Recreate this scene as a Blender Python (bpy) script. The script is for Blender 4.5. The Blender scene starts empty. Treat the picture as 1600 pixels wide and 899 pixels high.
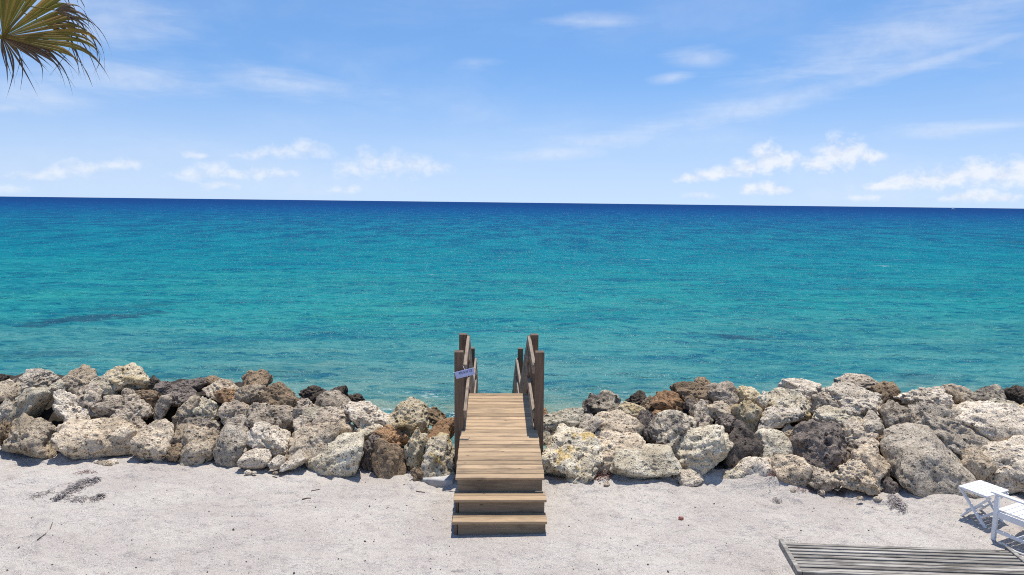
import bpy, bmesh, math, random
import numpy as np
from mathutils import Vector, Matrix, Euler, Quaternion
R = math.radians
random.seed(7)
scene = bpy.context.scene
COL = scene.collection

# ------------------------------------------------------------------ camera
FPX, CX, CY = 1067.0, 800.0, 449.5
YAW, PITCH, ROLL = R(1.7), R(7.105), R(0.68)
CAM = Vector((0, 0, 4.26))
_F = Vector((math.sin(YAW)*math.cos(PITCH), math.cos(YAW)*math.cos(PITCH), -math.sin(PITCH)))
_R0 = Vector((math.cos(YAW), -math.sin(YAW), 0))
_U0 = _R0.cross(_F)
_R = _R0*math.cos(ROLL) + _U0*math.sin(ROLL)
_U = _U0*math.cos(ROLL) - _R0*math.sin(ROLL)
cd = bpy.data.cameras.new('camera'); cam = bpy.data.objects.new('camera', cd); COL.objects.link(cam)
cd.sensor_width = 36; cd.lens = 36*FPX/1600; cd.clip_end = 60000; cd.clip_start = 0.1
cam.matrix_world = Matrix(((_R.x, _U.x, -_F.x, CAM.x), (_R.y, _U.y, -_F.y, CAM.y), (_R.z, _U.z, -_F.z, CAM.z), (0, 0, 0, 1)))
scene.camera = cam
def ray(px, py):
    return (_F + _R*((px-CX)/FPX) - _U*((py-CY)/FPX))
def at(px, py, Z=0.0):
    d = ray(px, py); t = (Z-CAM.z)/d.z
    return CAM + d*t
def at_depth(px, py, z):
    return CAM + ray(px, py)*z

SEA = -1.2
# ------------------------------------------------------------------ noise
_rng = np.random.RandomState(3)
_G = _rng.normal(size=(256, 3)); _G /= np.linalg.norm(_G, axis=1)[:, None]; _G = _G.astype(np.float32)*1.6
_PERM = np.concatenate([_rng.permutation(256)]*3)
def gnoise(p, seed=0):
    p = np.asarray(p, dtype=np.float64) + seed*17.31
    i = np.floor(p).astype(np.int64); f = (p-i).astype(np.float32)
    i &= 255
    u = f*f*f*(f*(f*6-15)+10)
    out = 0
    for dx in (0, 1):
        wx = u[:, 0] if dx else 1-u[:, 0]
        for dy in (0, 1):
            wy = u[:, 1] if dy else 1-u[:, 1]
            for dz in (0, 1):
                wz = u[:, 2] if dz else 1-u[:, 2]
                h = _PERM[_PERM[_PERM[(i[:, 0]+dx) & 255]+((i[:, 1]+dy) & 255)]+((i[:, 2]+dz) & 255)]
                g = _G[h]
                out = out + wx*wy*wz*(g[:, 0]*(f[:, 0]-dx)+g[:, 1]*(f[:, 1]-dy)+g[:, 2]*(f[:, 2]-dz))
    return out
def fbm(p, octv, seed=0, gain=.5):
    s = 0; a = 1
    for k in range(octv):
        s = s + a*gnoise(p*(2.07**k), seed+k*3.7); a *= gain
    return s
def sstep(a, b, x):
    t = np.clip((x-a)/(b-a), 0, 1); return t*t*(3-2*t)

# ------------------------------------------------------------------ node helper
class NB:
    def __init__(s, tree): s.t = tree; tree.nodes.clear()
    def n(s, typ, **kw):
        nd = s.t.nodes.new(typ)
        for k, v in kw.items():
            if k.startswith('i_'):
                key = k[2:]; key = int(key) if key.isdigit() else key.replace('_', ' ')
                s.set(nd.inputs[key], v)
            else: setattr(nd, k, v)
        return nd
    def set(s, sock, v):
        if isinstance(v, bpy.types.NodeSocket): s.t.links.new(v, sock)
        elif isinstance(v, bpy.types.Node): s.t.links.new(v.outputs[0], sock)
        else: sock.default_value = v
    def m(s, op, a, b=None, c=None, clamp=False):
        nd = s.t.nodes.new('ShaderNodeMath'); nd.operation = op; nd.use_clamp = clamp
        s.set(nd.inputs[0], a)
        if b is not None: s.set(nd.inputs[1], b)
        if c is not None: s.set(nd.inputs[2], c)
        return nd.outputs[0]
    def vm(s, op, a, b=None):
        nd = s.t.nodes.new('ShaderNodeVectorMath'); nd.operation = op
        s.set(nd.inputs[0], a)
        if b is not None: s.set(nd.inputs[1], b)
        return nd.outputs[0]
    def mix(s, f, a, b, blend='MIX'):
        nd = s.t.nodes.new('ShaderNodeMix'); nd.data_type = 'RGBA'; nd.blend_type = blend
        s.set(nd.inputs[0], f); s.set(nd.inputs[6], a); s.set(nd.inputs[7], b)
        return nd.outputs[2]
    def sm(s, x, a, b, lo=0., hi=1.):
        nd = s.t.nodes.new('ShaderNodeMapRange'); nd.interpolation_type = 'SMOOTHSTEP'
        s.set(nd.inputs[0], x); nd.inputs[1].default_value = a; nd.inputs[2].default_value = b
        nd.inputs[3].default_value = lo; nd.inputs[4].default_value = hi
        return nd.outputs[0]
    def noise(s, vec, scale, detail=4, rough=.55, dist=0.):
        nd = s.t.nodes.new('ShaderNodeTexNoise')
        if vec is not None: s.set(nd.inputs['Vector'], vec)
        nd.inputs['Scale'].default_value = scale; nd.inputs['Detail'].default_value = detail
        nd.inputs['Roughness'].default_value = rough; nd.inputs['Distortion'].default_value = dist
        return nd.outputs[0]
    def vor(s, vec, scale, feature='F1', rnd=1.):
        nd = s.t.nodes.new('ShaderNodeTexVoronoi'); nd.feature = feature
        s.set(nd.inputs['Vector'], vec); nd.inputs['Scale'].default_value = scale; nd.inputs['Randomness'].default_value = rnd
        return nd
    def ramp(s, f, pts):
        nd = s.t.nodes.new('ShaderNodeValToRGB'); s.set(nd.inputs[0], f)
        e = nd.color_ramp.elements
        while len(e) < len(pts): e.new(.5)
        for el, (p, c) in zip(e, pts): el.position = p; el.color = (*c, 1) if len(c) == 3 else c
        return nd.outputs[0]
    def map(s, vec, scale=(1, 1, 1), rot=(0, 0, 0), loc=(0, 0, 0)):
        nd = s.t.nodes.new('ShaderNodeMapping'); s.set(nd.inputs[0], vec)
        nd.inputs[1].default_value = loc; nd.inputs[2].default_value = rot; nd.inputs[3].default_value = scale
        return nd.outputs[0]
    def bump(s, h, strength, dist, normal=None):
        nd = s.t.nodes.new('ShaderNodeBump'); nd.inputs['Strength'].default_value = strength
        nd.inputs['Distance'].default_value = dist; s.set(nd.inputs['Height'], h)
        if normal is not None: s.set(nd.inputs['Normal'], normal)
        return nd.outputs[0]
def material(name):
    m = bpy.data.materials.new(name); m.use_nodes = True
    return m, NB(m.node_tree)
def principled(b, **kw):
    p = b.n('ShaderNodeBsdfPrincipled')
    for k, v in kw.items(): b.set(p.inputs[k.replace('_', ' ')], v)
    o = b.n('ShaderNodeOutputMaterial'); b.t.links.new(p.outputs[0], o.inputs[0])
    return p
def rgb(*c): return (c[0], c[1], c[2], 1.0)

# ------------------------------------------------------------------ materials
def rock_material(name, c1, c2, stain, pit, pitscale=9., stain_lo=.52, pit_amt=.62, lichen=None):
    m, b = material(name)
    tc = b.n('ShaderNodeTexCoord'); oi = b.n('ShaderNodeObjectInfo')
    off = b.m('MULTIPLY', oi.outputs['Random'], 37.)
    cb = b.n('ShaderNodeCombineXYZ', i_0=off, i_1=off, i_2=off)
    v = b.vm('ADD', tc.outputs['Object'], cb)
    warp = b.vm('ADD', v, b.vm('MULTIPLY', b.n('ShaderNodeTexNoise', i_Vector=v, i_Scale=5.).outputs[1], (.12, .12, .12)))
    n1 = b.noise(v, 2.6, 6, .62); n2 = b.noise(v, 11., 5, .65); n3 = b.noise(v, 55., 3, .6)
    col = b.mix(b.sm(n1, .38, .64), rgb(*c1), rgb(*c2))
    col = b.mix(b.sm(n2, stain_lo, stain_lo+.16), col, rgb(*stain))
    if lichen: col = b.mix(b.m('MULTIPLY', b.sm(b.noise(b.vm('ADD', v, (9, 4, 2)), 4.2, 5, .6), .54, .66), .8), col, rgb(*lichen))
    fine = b.sm(n3, .32, .7, .6, 1.25)
    fv = b.n('ShaderNodeCombineXYZ', i_0=fine, i_1=fine, i_2=fine)
    col = b.mix(1., col, fv.outputs[0], 'MULTIPLY')
    hv = b.m('MULTIPLY_ADD', oi.outputs['Random'], .5, .78)
    hc = b.n('ShaderNodeCombineXYZ', i_0=hv, i_1=hv, i_2=hv)
    col = b.mix(1., col, hc.outputs[0], 'MULTIPLY')
    vo = b.vor(warp, pitscale); vo2 = b.vor(warp, pitscale*2.7)
    pm = b.m('MULTIPLY', b.sm(vo.outputs['Distance'], .34, .12), b.sm(b.noise(v, 3.3, 3), .42, .58))
    pm2 = b.m('MULTIPLY', b.sm(vo2.outputs['Distance'], .32, .1), b.sm(n2, .42, .55))
    pits = b.m('MAXIMUM', pm, b.m('MULTIPLY', pm2, .8))
    col = b.mix(b.m('MULTIPLY', pits, pit_amt), col, rgb(*pit))
    h = b.m('ADD', b.m('MULTIPLY', n2, .5), b.m('MULTIPLY', n3, .28))
    h = b.m('SUBTRACT', h, b.m('MULTIPLY', pits, .6))
    principled(b, Base_Color=col, Roughness=.93, Specular_IOR_Level=.18, Normal=b.bump(h, 1., .075))
    return m
RM = {
 'cream': rock_material('cream_limestone', (.74, .655, .50), (.52, .44, .315), (.38, .30, .205), (.09, .065, .045), 8, .56),
 'pale': rock_material('pale_limestone', (.74, .635, .50), (.53, .445, .34), (.30, .245, .19), (.08, .068, .057), 10, .52),
 'tan': rock_material('tan_limestone', (.66, .54, .395), (.46, .365, .255), (.235, .17, .115), (.07, .05, .035), 9, .53),
 'grey': rock_material('grey_limestone', (.61, .505, .385), (.40, .325, .245), (.2, .16, .12), (.05, .043, .036), 11, .49),
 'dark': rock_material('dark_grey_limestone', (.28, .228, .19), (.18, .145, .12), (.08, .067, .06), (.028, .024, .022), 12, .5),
 'brown': rock_material('brown_limestone', (.34, .245, .155), (.2, .142, .092), (.44, .34, .22), (.04, .028, .02), 10, .56),
 'rust': rock_material('rust_limestone', (.44, .255, .135), (.29, .185, .105), (.19, .13, .085), (.05, .035, .02), 9, .54),
 'yellow': rock_material('yellow_limestone', (.72, .61, .43), (.60, .45, .24), (.42, .30, .16), (.04, .03, .02), 8, .58, .95),
 'creamy': rock_material('cream_yellow_limestone', (.74, .65, .495), (.54, .455, .325), (.34, .265, .18), (.05, .038, .028), 7, .58, .9, (.6, .41, .13)),
 'mixed': rock_material('mottled_limestone', (.64, .55, .41), (.22, .185, .155), (.13, .11, .092), (.04, .034, .028), 10, .48),
 'black': rock_material('black_limestone', (.125, .098, .076), (.075, .06, .047), (.19, .15, .11), (.015, .014, .013), 12, .55),
}
def wood_material(name, c1, c2, dark, axis='x', rough=.8, grain=38., isl=.35):
    m, b = material(name)
    tc = b.n('ShaderNodeTexCoord'); g = b.n('ShaderNodeNewGeometry')
    rnd = g.outputs['Random Per Island']
    off = b.m('MULTIPLY', rnd, 31.)
    v = b.vm('ADD', tc.outputs['Object'], b.n('ShaderNodeCombineXYZ', i_0=off, i_1=off, i_2=off).outputs[0])
    k = .055
    sc = {'x': (k, 1, 1), 'y': (1, k, 1), 'z': (1, 1, k)}[axis]
    gv = b.map(v, scale=sc)
    n1 = b.noise(gv, grain, 5, .65, .6); n2 = b.noise(b.map(v, scale=tuple(max(x, .25) for x in sc)), 6., 4, .6); n3 = b.noise(gv, grain*3.4, 3, .6)
    col = b.mix(b.sm(n1, .35, .65), rgb(*c1), rgb(*c2))
    col = b.mix(b.m('MULTIPLY', b.sm(n2, .48, .68), .7), col, rgb(*dark))
    col = b.mix(b.m('MULTIPLY', b.sm(n3, .56, .7), .5), col, rgb(*dark))
    kn = b.vor(b.map(v, scale=tuple(.45 if x < 1 else 1 for x in sc)), 7.).outputs['Distance']
    col = b.mix(b.m('MULTIPLY', b.sm(kn, .11, .05), .7), col, rgb(*[x*.7 for x in dark]))
    t = b.m('MULTIPLY_ADD', rnd, isl, 1-isl*.55)
    col = b.mix(1., col, b.n('ShaderNodeCombineXYZ', i_0=t, i_1=t, i_2=t).outputs[0], 'MULTIPLY')
    principled(b, Base_Color=col, Roughness=rough, Specular_IOR_Level=.25, Normal=b.bump(b.m('ADD', n1, b.m('MULTIPLY', n3, .6)), .5, .006))
    return m
M = {}
M['deck'] = wood_material('weathered_deck_wood', (.49, .345, .205), (.36, .255, .16), (.18, .128, .088), 'x', .8, 34., .6)
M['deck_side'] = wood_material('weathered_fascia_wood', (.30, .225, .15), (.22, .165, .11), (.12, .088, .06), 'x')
M['post'] = wood_material('brown_post_wood', (.20, .132, .088), (.135, .09, .062), (.06, .045, .035), 'z')
M['rail'] = wood_material('weathered_rail_wood', (.34, .27, .2), (.25, .19, .14), (.12, .09, .065), 'y')
M['greywood'] = wood_material('silvery_grey_wood', (.46, .425, .375), (.21, .188, .16), (.06, .052, .044), 'x', .85, 30., .4)
def simple(name, c, rough=.6, var=.12, scale=12., bump=.0, spec=.4):
    m, b = material(name)
    tc = b.n('ShaderNodeTexCoord')
    n = b.noise(tc.outputs['Object'], scale, 5, .6)
    t = b.sm(n, .3, .7, 1-var, 1+var)
    col = b.mix(1., rgb(*c), b.n('ShaderNodeCombineXYZ', i_0=t, i_1=t, i_2=t).outputs[0], 'MULTIPLY')
    kw = dict(Base_Color=col, Roughness=rough, Specular_IOR_Level=spec)
    if bump: kw['Normal'] = b.bump(b.noise(tc.outputs['Object'], scale*4, 4, .6), bump, .01)
    principled(b, **kw)
    return m
M['white'] = simple('white_paint', (.76, .77, .78), .5, .05, 9.)
M['metal'] = simple('dull_galvanised_metal', (.4, .4, .4), .45, .1)
M['sign'] = simple('pale_blue_placard', (.42, .47, .72), .5, .12, 25.)
M['ink'] = simple('blue_ink', (.03, .05, .2), .5, .1)
M['cord'] = simple('white_cord', (.7, .68, .64), .8, .1)
M['concrete'] = simple('pale_concrete', (.46, .45, .44), .9, .18, 8., .5, .2)
M['bed'] = simple('rubble_bed', (.055, .046, .038), .95, .4, 6., .9, .1)  # dark tone paints in the shade of the gaps between boulders
M['weed'] = simple('dry_seaweed', (.40, .355, .325), .9, .6, 30., 0, .1)
M['twig'] = simple('dry_twig', (.17, .13, .10), .9, .3, 30., 0, .1)
M['redleaf'] = simple('dry_red_leaf', (.20, .095, .075), .8, .5, 60., 0, .2)
M['dot'] = simple('dark_pebble', (.13, .115, .11), .9, .6, 9., 0, .2)
M['trunk'] = simple('palm_trunk_bark', (.2, .17, .14), .95, .4, 14., 1., .1)
M['boat'] = simple('white_hull', (.8, .8, .8), .4, .03)

def sand_material():
    m, b = material('white_sand')
    g = b.n('ShaderNodeNewGeometry'); v = g.outputs['Position']
    n1 = b.noise(v, .8, 5, .6); n2 = b.noise(v, 6., 5, .65); n3 = b.noise(v, 45., 3, .7); n4 = b.noise(v, 160., 2, .7)
    col = b.mix(b.sm(n1, .35, .65), rgb(.625, .572, .512), rgb(.54, .485, .437))
    col = b.mix(b.m('MULTIPLY', b.sm(n2, .5, .72), .6), col, rgb(.40, .35, .325))
    col = b.mix(b.m('MULTIPLY', b.sm(n3, .54, .7), .55), col, rgb(.23, .2, .185))
    # fine dark shell specks and wisps of dry weed
    wis = b.noise(b.map(v, scale=(1., 2.2, 1.), rot=(0, 0, R(12))), 7.5, 6, .72, .8)
    msk = b.sm(b.noise(v, .9, 3), .45, .62)
    col = b.mix(b.m('MULTIPLY', b.m('MULTIPLY', b.sm(wis, .57, .69), msk), .62), col, rgb(.16, .14, .135))
    sp = b.vor(v, 26.).outputs['Distance']
    col = b.mix(b.m('MULTIPLY', b.m('MULTIPLY', b.sm(sp, .13, .06), b.sm(n2, .45, .6)), .7), col, rgb(.15, .13, .125))
    t = b.sm(n4, .34, .66, .66, 1.24)
    col = b.mix(1., col, b.n('ShaderNodeCombineXYZ', i_0=t, i_1=t, i_2=t).outputs[0], 'MULTIPLY')
    h = b.m('ADD', b.m('MULTIPLY', n2, .8), b.m('ADD', b.m('MULTIPLY', n3, .22), b.m('MULTIPLY', n4, .07)))
    principled(b, Base_Color=col, Roughness=.97, Specular_IOR_Level=.1, Normal=b.bump(h, 1., .10))
    return m
M['sand'] = sand_material()

PATCHES = [(135, 498, 4.2, 1.3, R(40)), (205, 480, 3.0, 1.0, R(38)), (1157, 527, 1.7, 1.0, 0), (1020, 470, 2.6, 1.6, R(-8)), (1598, 379, 9., 4., 0), (1420, 452, 6., 2., R(-4)), (1430, 590, 2.5, .9, R(-5)), (60, 555, 3., .8, R(5))]
def sea_material():
    m, b = material('sea_water')
    g = b.n('ShaderNodeNewGeometry'); v = g.outputs['Position']
    sx = b.n('ShaderNodeSeparateXYZ', i_0=v)
    X, Y = sx.outputs[0], sx.outputs[1]
    wob = b.noise(b.map(v, scale=(.25, 1, 1)), .12, 4, .6)
    Yw = b.m('MULTIPLY', Y, b.m('MULTIPLY_ADD', wob, .9, .55))
    f = b.m('DIVIDE', b.m('LOGARITHM', b.m('DIVIDE', b.m('MAXIMUM', Yw, 12.), 12.), math.e), math.log(1600./12.))
    # the water's own colour over a seabed that falls away from the shore
    col = b.ramp(f, [(0., (.115, .175, .14)), (.05, (.088, .188, .168)), (.12, (.034, .178, .195)), (.22, (.010, .178, .20)), (.34, (.002, .155, .205)), (.47, (.0008, .128, .20)), (.60, (.0006, .097, .195)), (.72, (.0006, .066, .185)), (.86, (.0006, .045, .158)), (1., (.0006, .036, .142))])
    pn = b.noise(b.map(v, scale=(.35, 1, 1)), .32, 5, .65)
    col = b.mix(b.m('MULTIPLY', b.sm(pn, .5, .7), .35), col, b.mix(1., col, rgb(.7, .85, 1.0), 'MULTIPLY'))
    col = b.mix(b.m('MULTIPLY', b.sm(pn, .48, .3), .3), col, b.mix(1., col, rgb(1.5, 1.15, .9), 'MULTIPLY'))
    wn = b.noise(b.map(v, scale=(.7, 1.4, 1)), 1.0, 5, .7)
    # wave light and shade painted into the colour: crests lighter, troughs and backs darker
    def ridge(n_, a_): return b.m('SUBTRACT', 1., b.m('MULTIPLY', b.m('ABSOLUTE', b.m('SUBTRACT', n_, .5)), a_))
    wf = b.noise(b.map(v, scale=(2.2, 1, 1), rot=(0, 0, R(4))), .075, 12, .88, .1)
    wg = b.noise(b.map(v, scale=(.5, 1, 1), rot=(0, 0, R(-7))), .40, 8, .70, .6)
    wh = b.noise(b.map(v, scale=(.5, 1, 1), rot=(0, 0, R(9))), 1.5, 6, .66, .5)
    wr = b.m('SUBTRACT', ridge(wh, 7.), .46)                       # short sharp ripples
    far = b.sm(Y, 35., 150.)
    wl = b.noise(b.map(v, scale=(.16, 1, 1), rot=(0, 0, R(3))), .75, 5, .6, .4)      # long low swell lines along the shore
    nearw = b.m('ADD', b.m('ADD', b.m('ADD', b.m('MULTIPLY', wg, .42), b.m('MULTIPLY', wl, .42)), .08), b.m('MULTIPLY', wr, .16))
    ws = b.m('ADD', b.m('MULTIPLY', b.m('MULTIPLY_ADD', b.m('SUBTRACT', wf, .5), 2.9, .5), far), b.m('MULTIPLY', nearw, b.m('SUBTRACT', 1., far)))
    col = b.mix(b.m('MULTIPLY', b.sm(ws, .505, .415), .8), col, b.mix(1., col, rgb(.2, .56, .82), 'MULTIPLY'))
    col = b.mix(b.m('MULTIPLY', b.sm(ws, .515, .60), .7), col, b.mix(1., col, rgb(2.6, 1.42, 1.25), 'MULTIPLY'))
    for (px, py, rx, ry, an) in PATCHES:
        c = at(px, py, SEA)
        q = b.map(b.vm('SUBTRACT', v, (c.x, c.y, SEA)), scale=(1, 1, 0))
        q = b.map(q, rot=(0, 0, -an)); q = b.map(q, scale=(1/rx, 1/ry, 1))
        L = b.n('ShaderNodeVectorMath', operation='LENGTH', i_0=q).outputs['Value']
        e = b.m('ADD', L, b.m('MULTIPLY', b.m('SUBTRACT', wn, .5), 3.2))
        k = .85 if py in (498, 482, 527) else .45
        col = b.mix(b.m('MULTIPLY', b.sm(e, .95, .25), k), col, rgb(.012, .06, .105))
    n1 = b.noise(b.map(v, scale=(.45, 1, 1), rot=(0, 0, R(6))), .55, 4, .6)
    n2 = b.noise(b.map(v, scale=(.5, 1, 1), rot=(0, 0, R(-9))), 2.1, 4, .62, .3)
    n3 = b.noise(b.map(v, scale=(.7, 1, 1), rot=(0, 0, R(14))), 8., 3, .6)
    h = b.m('ADD', b.m('MULTIPLY', n1, .55), b.m('ADD', b.m('MULTIPLY', n2, .24), b.m('MULTIPLY', n3, .055)))
    # small breaking crests and shore foam, plus sun glints painted as white specks
    speck_n = b.noise(b.map(v, scale=(.7, 1.3, 1)), 5.5, 5, .7, .4)
    foam_glint = b.m('MULTIPLY', b.m('MULTIPLY', b.sm(Y, 20.5, 17.), b.sm(b.noise(b.map(v, scale=(.5, 1.2, 1)), .8, 3), .46, .58)), b.sm(speck_n, .55, .61))
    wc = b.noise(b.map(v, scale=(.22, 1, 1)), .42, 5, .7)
    crest_glint = b.m('MULTIPLY', b.sm(wc, .70, .72), b.sm(Y, 18., 45.))
    foam_glint = b.m('MULTIPLY', b.m('MAXIMUM', foam_glint, crest_glint), .75)
    col = b.mix(foam_glint, col, rgb(.7, .75, .75))
    nrm = b.bump(h, 1., 1.35)
    df = b.n('ShaderNodeBsdfDiffuse'); b.set(df.inputs[0], col); b.set(df.inputs['Normal'], nrm)
    gl = b.n('ShaderNodeBsdfAnisotropic'); gl.inputs['Roughness'].default_value = .17; b.set(gl.inputs['Normal'], nrm)
    gl.inputs['Color'].default_value = (.9, .95, 1, 1)
    fr = b.n('ShaderNodeFresnel'); fr.inputs[0].default_value = 1.33; b.set(fr.inputs['Normal'], nrm)
    # a wind-ruffled surface never shows the full grazing reflection of a flat one
    ms = b.n('ShaderNodeMixShader'); b.set(ms.inputs[0], b.m('MULTIPLY', b.m('MINIMUM', b.m('MULTIPLY', fr.outputs[0], .8), .045), b.m('SUBTRACT', 1., foam_glint)))
    b.t.links.new(df.outputs[0], ms.inputs[1]); b.t.links.new(gl.outputs[0], ms.inputs[2])
    o = b.n('ShaderNodeOutputMaterial'); b.t.links.new(ms.outputs[0], o.inputs[0])
    return m
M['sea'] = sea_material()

def leaf_material(name, c1, c2, tr):
    m, b = material(name)
    tc = b.n('ShaderNodeTexCoord'); g = b.n('ShaderNodeNewGeometry')
    n = b.noise(tc.outputs['Object'], 9., 5, .6)
    at_ = b.n('ShaderNodeAttribute', attribute_name='tip')
    col = b.mix(b.sm(b.m('ADD', n, b.m('MULTIPLY', b.m('SUBTRACT', g.outputs['Random Per Island'], .5), .5)), .3, .7), rgb(*c1), rgb(*c2))
    col = b.mix(at_.outputs['Fac'], col, rgb(.07, .05, .04))
    d = b.n('ShaderNodeBsdfPrincipled'); b.set(d.inputs['Base Color'], col); d.inputs['Roughness'].default_value = .55
    t = b.n('ShaderNodeBsdfTranslucent'); b.set(t.inputs[0], b.mix(1., col, rgb(1.5, 1.5, .7), 'MULTIPLY'))
    ms = b.n('ShaderNodeMixShader'); b.set(ms.inputs[0], b.m('MULTIPLY', b.m('SUBTRACT', 1., at_.outputs['Fac']), tr))
    b.t.links.new(d.outputs[0], ms.inputs[1]); b.t.links.new(t.outputs[0], ms.inputs[2])
    o = b.n('ShaderNodeOutputMaterial'); b.t.links.new(ms.outputs[0], o.inputs[0])
    return m
M['frond'] = leaf_material('green_palm_leaf', (.20, .165, .035), (.34, .215, .065), .55)
M['deadfrond'] = leaf_material('dead_palm_leaf', (.14, .09, .06), (.21, .15, .1), .35)

# ------------------------------------------------------------------ object helpers
def props(o, label=None, cat=None, group=None, kind=None):
    if label: o['label'] = label
    if cat: o['category'] = cat
    if group: o['group'] = group
    if kind: o['kind'] = kind
    return o
def empty(name, loc, label, cat, group=None):
    o = bpy.data.objects.new(name, None); COL.objects.link(o); o.location = loc; o.empty_display_size = .2
    return props(o, label, cat, group)
def link_mesh(name, me, mat, parent=None, smooth=False):
    o = bpy.data.objects.new(name, me); COL.objects.link(o)
    if mat: me.materials.append(mat)
    if parent: o.parent = parent
    return o
class MB:
    def __init__(s): s.bm = bmesh.new()
    def box(s, c, size, rot=None, bev=.004):
        """axis box: centre, full size, optional 3x3 rotation"""
        M4 = Matrix.Translation(Vector(c)) @ ((rot.to_4x4()) if rot is not None else Matrix.Identity(4)) @ Matrix.Diagonal((*size, 1))
        r = bmesh.ops.create_cube(s.bm, size=1, matrix=M4)
        if bev:
            es = list({e for v in r['verts'] for e in v.link_edges})
            bmesh.ops.bevel(s.bm, geom=es, offset=min(bev, min(size)*.3), segments=1, affect='EDGES')
        return s
    def bar(s, a, b_, w, h, up=(0, 0, 1), bev=.003, ext=0.):
        """straight bar from a to b, w across, h along up"""
        a, b_ = Vector(a), Vector(b_); d = (b_-a); L = d.length; d.normalize()
        sdv = d.cross(Vector(up)); sdv.normalize(); u = sdv.cross(d)
        rot = Matrix((d, sdv, u)).transposed()
        return s.box((a+b_)/2, (L+2*ext, w, h), rot, bev)
    def tube(s, pts, rads, seg=7):
        pts = [Vector(p) for p in pts]
        if not isinstance(rads, (list, tuple)): rads = [rads]*len(pts)
        rings = []
        for i, p in enumerate(pts):
            d = (pts[min(i+1, len(pts)-1)]-pts[max(i-1, 0)]).normalized()
            a = d.cross(Vector((.3, .2, 1)) if abs(d.z) < .9 else Vector((1, 0, 0))).normalized(); c = d.cross(a)
            rings.append([s.bm.verts.new(p+(a*math.cos(2*math.pi*k/seg)+c*math.sin(2*math.pi*k/seg))*rads[i]) for k in range(seg)])
        for i in range(len(rings)-1):
            for k in range(seg):
                s.bm.faces.new((rings[i][k], rings[i][(k+1) % seg], rings[i+1][(k+1) % seg], rings[i+1][k]))
        s.bm.faces.new(rings[0][::-1]); s.bm.faces.new(rings[-1])
        return s
    def build(s, name, mat, parent=None, smooth=False, origin=None):
        bmesh.ops.recalc_face_normals(s.bm, faces=s.bm.faces)
        if origin is not None:
            for v in s.bm.verts: v.co -= Vector(origin)
        me = bpy.data.meshes.new(name); s.bm.to_mesh(me); s.bm.free()
        if smooth: me.polygons.foreach_set('use_smooth', [True]*len(me.polygons))
        o = link_mesh(name, me, mat, parent)
        if origin is not None: o.location = origin
        return o

def grid_mesh(name, P, nr, nc, mat, smooth=True):
    """P: (nr*nc,3) vertices"""
    me = bpy.data.meshes.new(name)
    idx = np.arange(nr*nc).reshape(nr, nc)
    q = np.stack([idx[:-1, :-1], idx[:-1, 1:], idx[1:, 1:], idx[1:, :-1]], -1).reshape(-1, 4)
    me.vertices.add(len(P)); me.vertices.foreach_set('co', P.astype(np.float32).ravel())
    me.loops.add(q.size); me.loops.foreach_set('vertex_index', q.ravel().astype(np.int32))
    me.polygons.add(len(q)); me.polygons.foreach_set('loop_start', (np.arange(len(q))*4).astype(np.int32))
    me.polygons.foreach_set('use_smooth', np.ones(len(q), bool))
    me.update(calc_edges=True); me.validate()
    return link_mesh(name, me, mat)

# ------------------------------------------------------------------ setting: sand, sea, rubble bed
# front line of the stones, where they meet the sand (world x -> y)
_base_px = [(-300, 706), (0, 716), (100, 719), (250, 724), (400, 734), (520, 741), (640, 747), (708, 751), (850, 757), (950, 757), (1060, 754), (1160, 756), (1250, 762), (1320, 772), (1400, 778), (1500, 782), (1600, 784), (1900, 790)]
_base = sorted((at(x, y, 0.0).x, at(x, y, 0.0).y) for x, y in _base_px)
_bx = np.array([p[0] for p in _base]); _by = np.array([p[1] for p in _base])
def base_y(x): return np.interp(x, _bx, _by)

def sand_h(x, y):
    x = np.atleast_1d(np.asarray(x, float)); y = np.atleast_1d(np.asarray(y, float))
    p = np.stack([x, y, np.zeros_like(x)], -1)
    near = sstep(30, 14, np.hypot(x, y-8))
    h = .05*gnoise(p*.55, 2)+near*(.036*gnoise(p*1.9, 5)+.022*gnoise(p*4.6, 8)+.012*gnoise(p*11., 9)+.006*gnoise(p*23., 10))
    h = h - near*.05*sstep(.12, .42, gnoise(p*np.array([2.6, 3.2, 1]), 12))*sstep(-.15, .3, gnoise(p*.6, 14))
    # drifted sand banked up against the stones right of the steps
    for (px, py, r, a) in ((1010, 752, .55, .16), (1180, 752, .5, .18), (1120, 752, .3, .10), (1230, 758, .4, .12), (1440, 782, .6, .10), (900, 762, .35, .06)):
        c = at(px, py, 0); h = h + a*np.exp(-((x-c.x)**2+((y-c.y-.12)*1.1)**2)/(r*r))
    # flat by the steps and the furniture
    k = np.exp(-((x-.13)**2/.8+(y-8.4)**2/.5)); h = h*(1-.85*k)
    d = y-base_y(x)
    return h - sstep(.5, 3.2, d)*1.9
def sand_z(x, y): return float(sand_h(x, y)[0])

xs = np.concatenate([np.linspace(-400, -30, 14, endpoint=False), np.linspace(-30, -9, 40, endpoint=False), np.linspace(-9, 9, 620, endpoint=False), np.linspace(9, 30, 40, endpoint=False), np.linspace(30, 400, 15)])
ys = np.concatenate([np.linspace(-300, -20, 10, endpoint=False), np.linspace(-20, 5.5, 50, endpoint=False), np.linspace(5.5, 11.8, 300, endpoint=False), np.linspace(11.8, 20, 24)])
XX, YY = np.meshgrid(xs, ys)
P = np.stack([XX.ravel(), YY.ravel(), sand_h(XX.ravel(), YY.ravel())], -1)
props(grid_mesh('sand', P, len(ys), len(xs), M['sand']), kind='structure')

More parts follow.
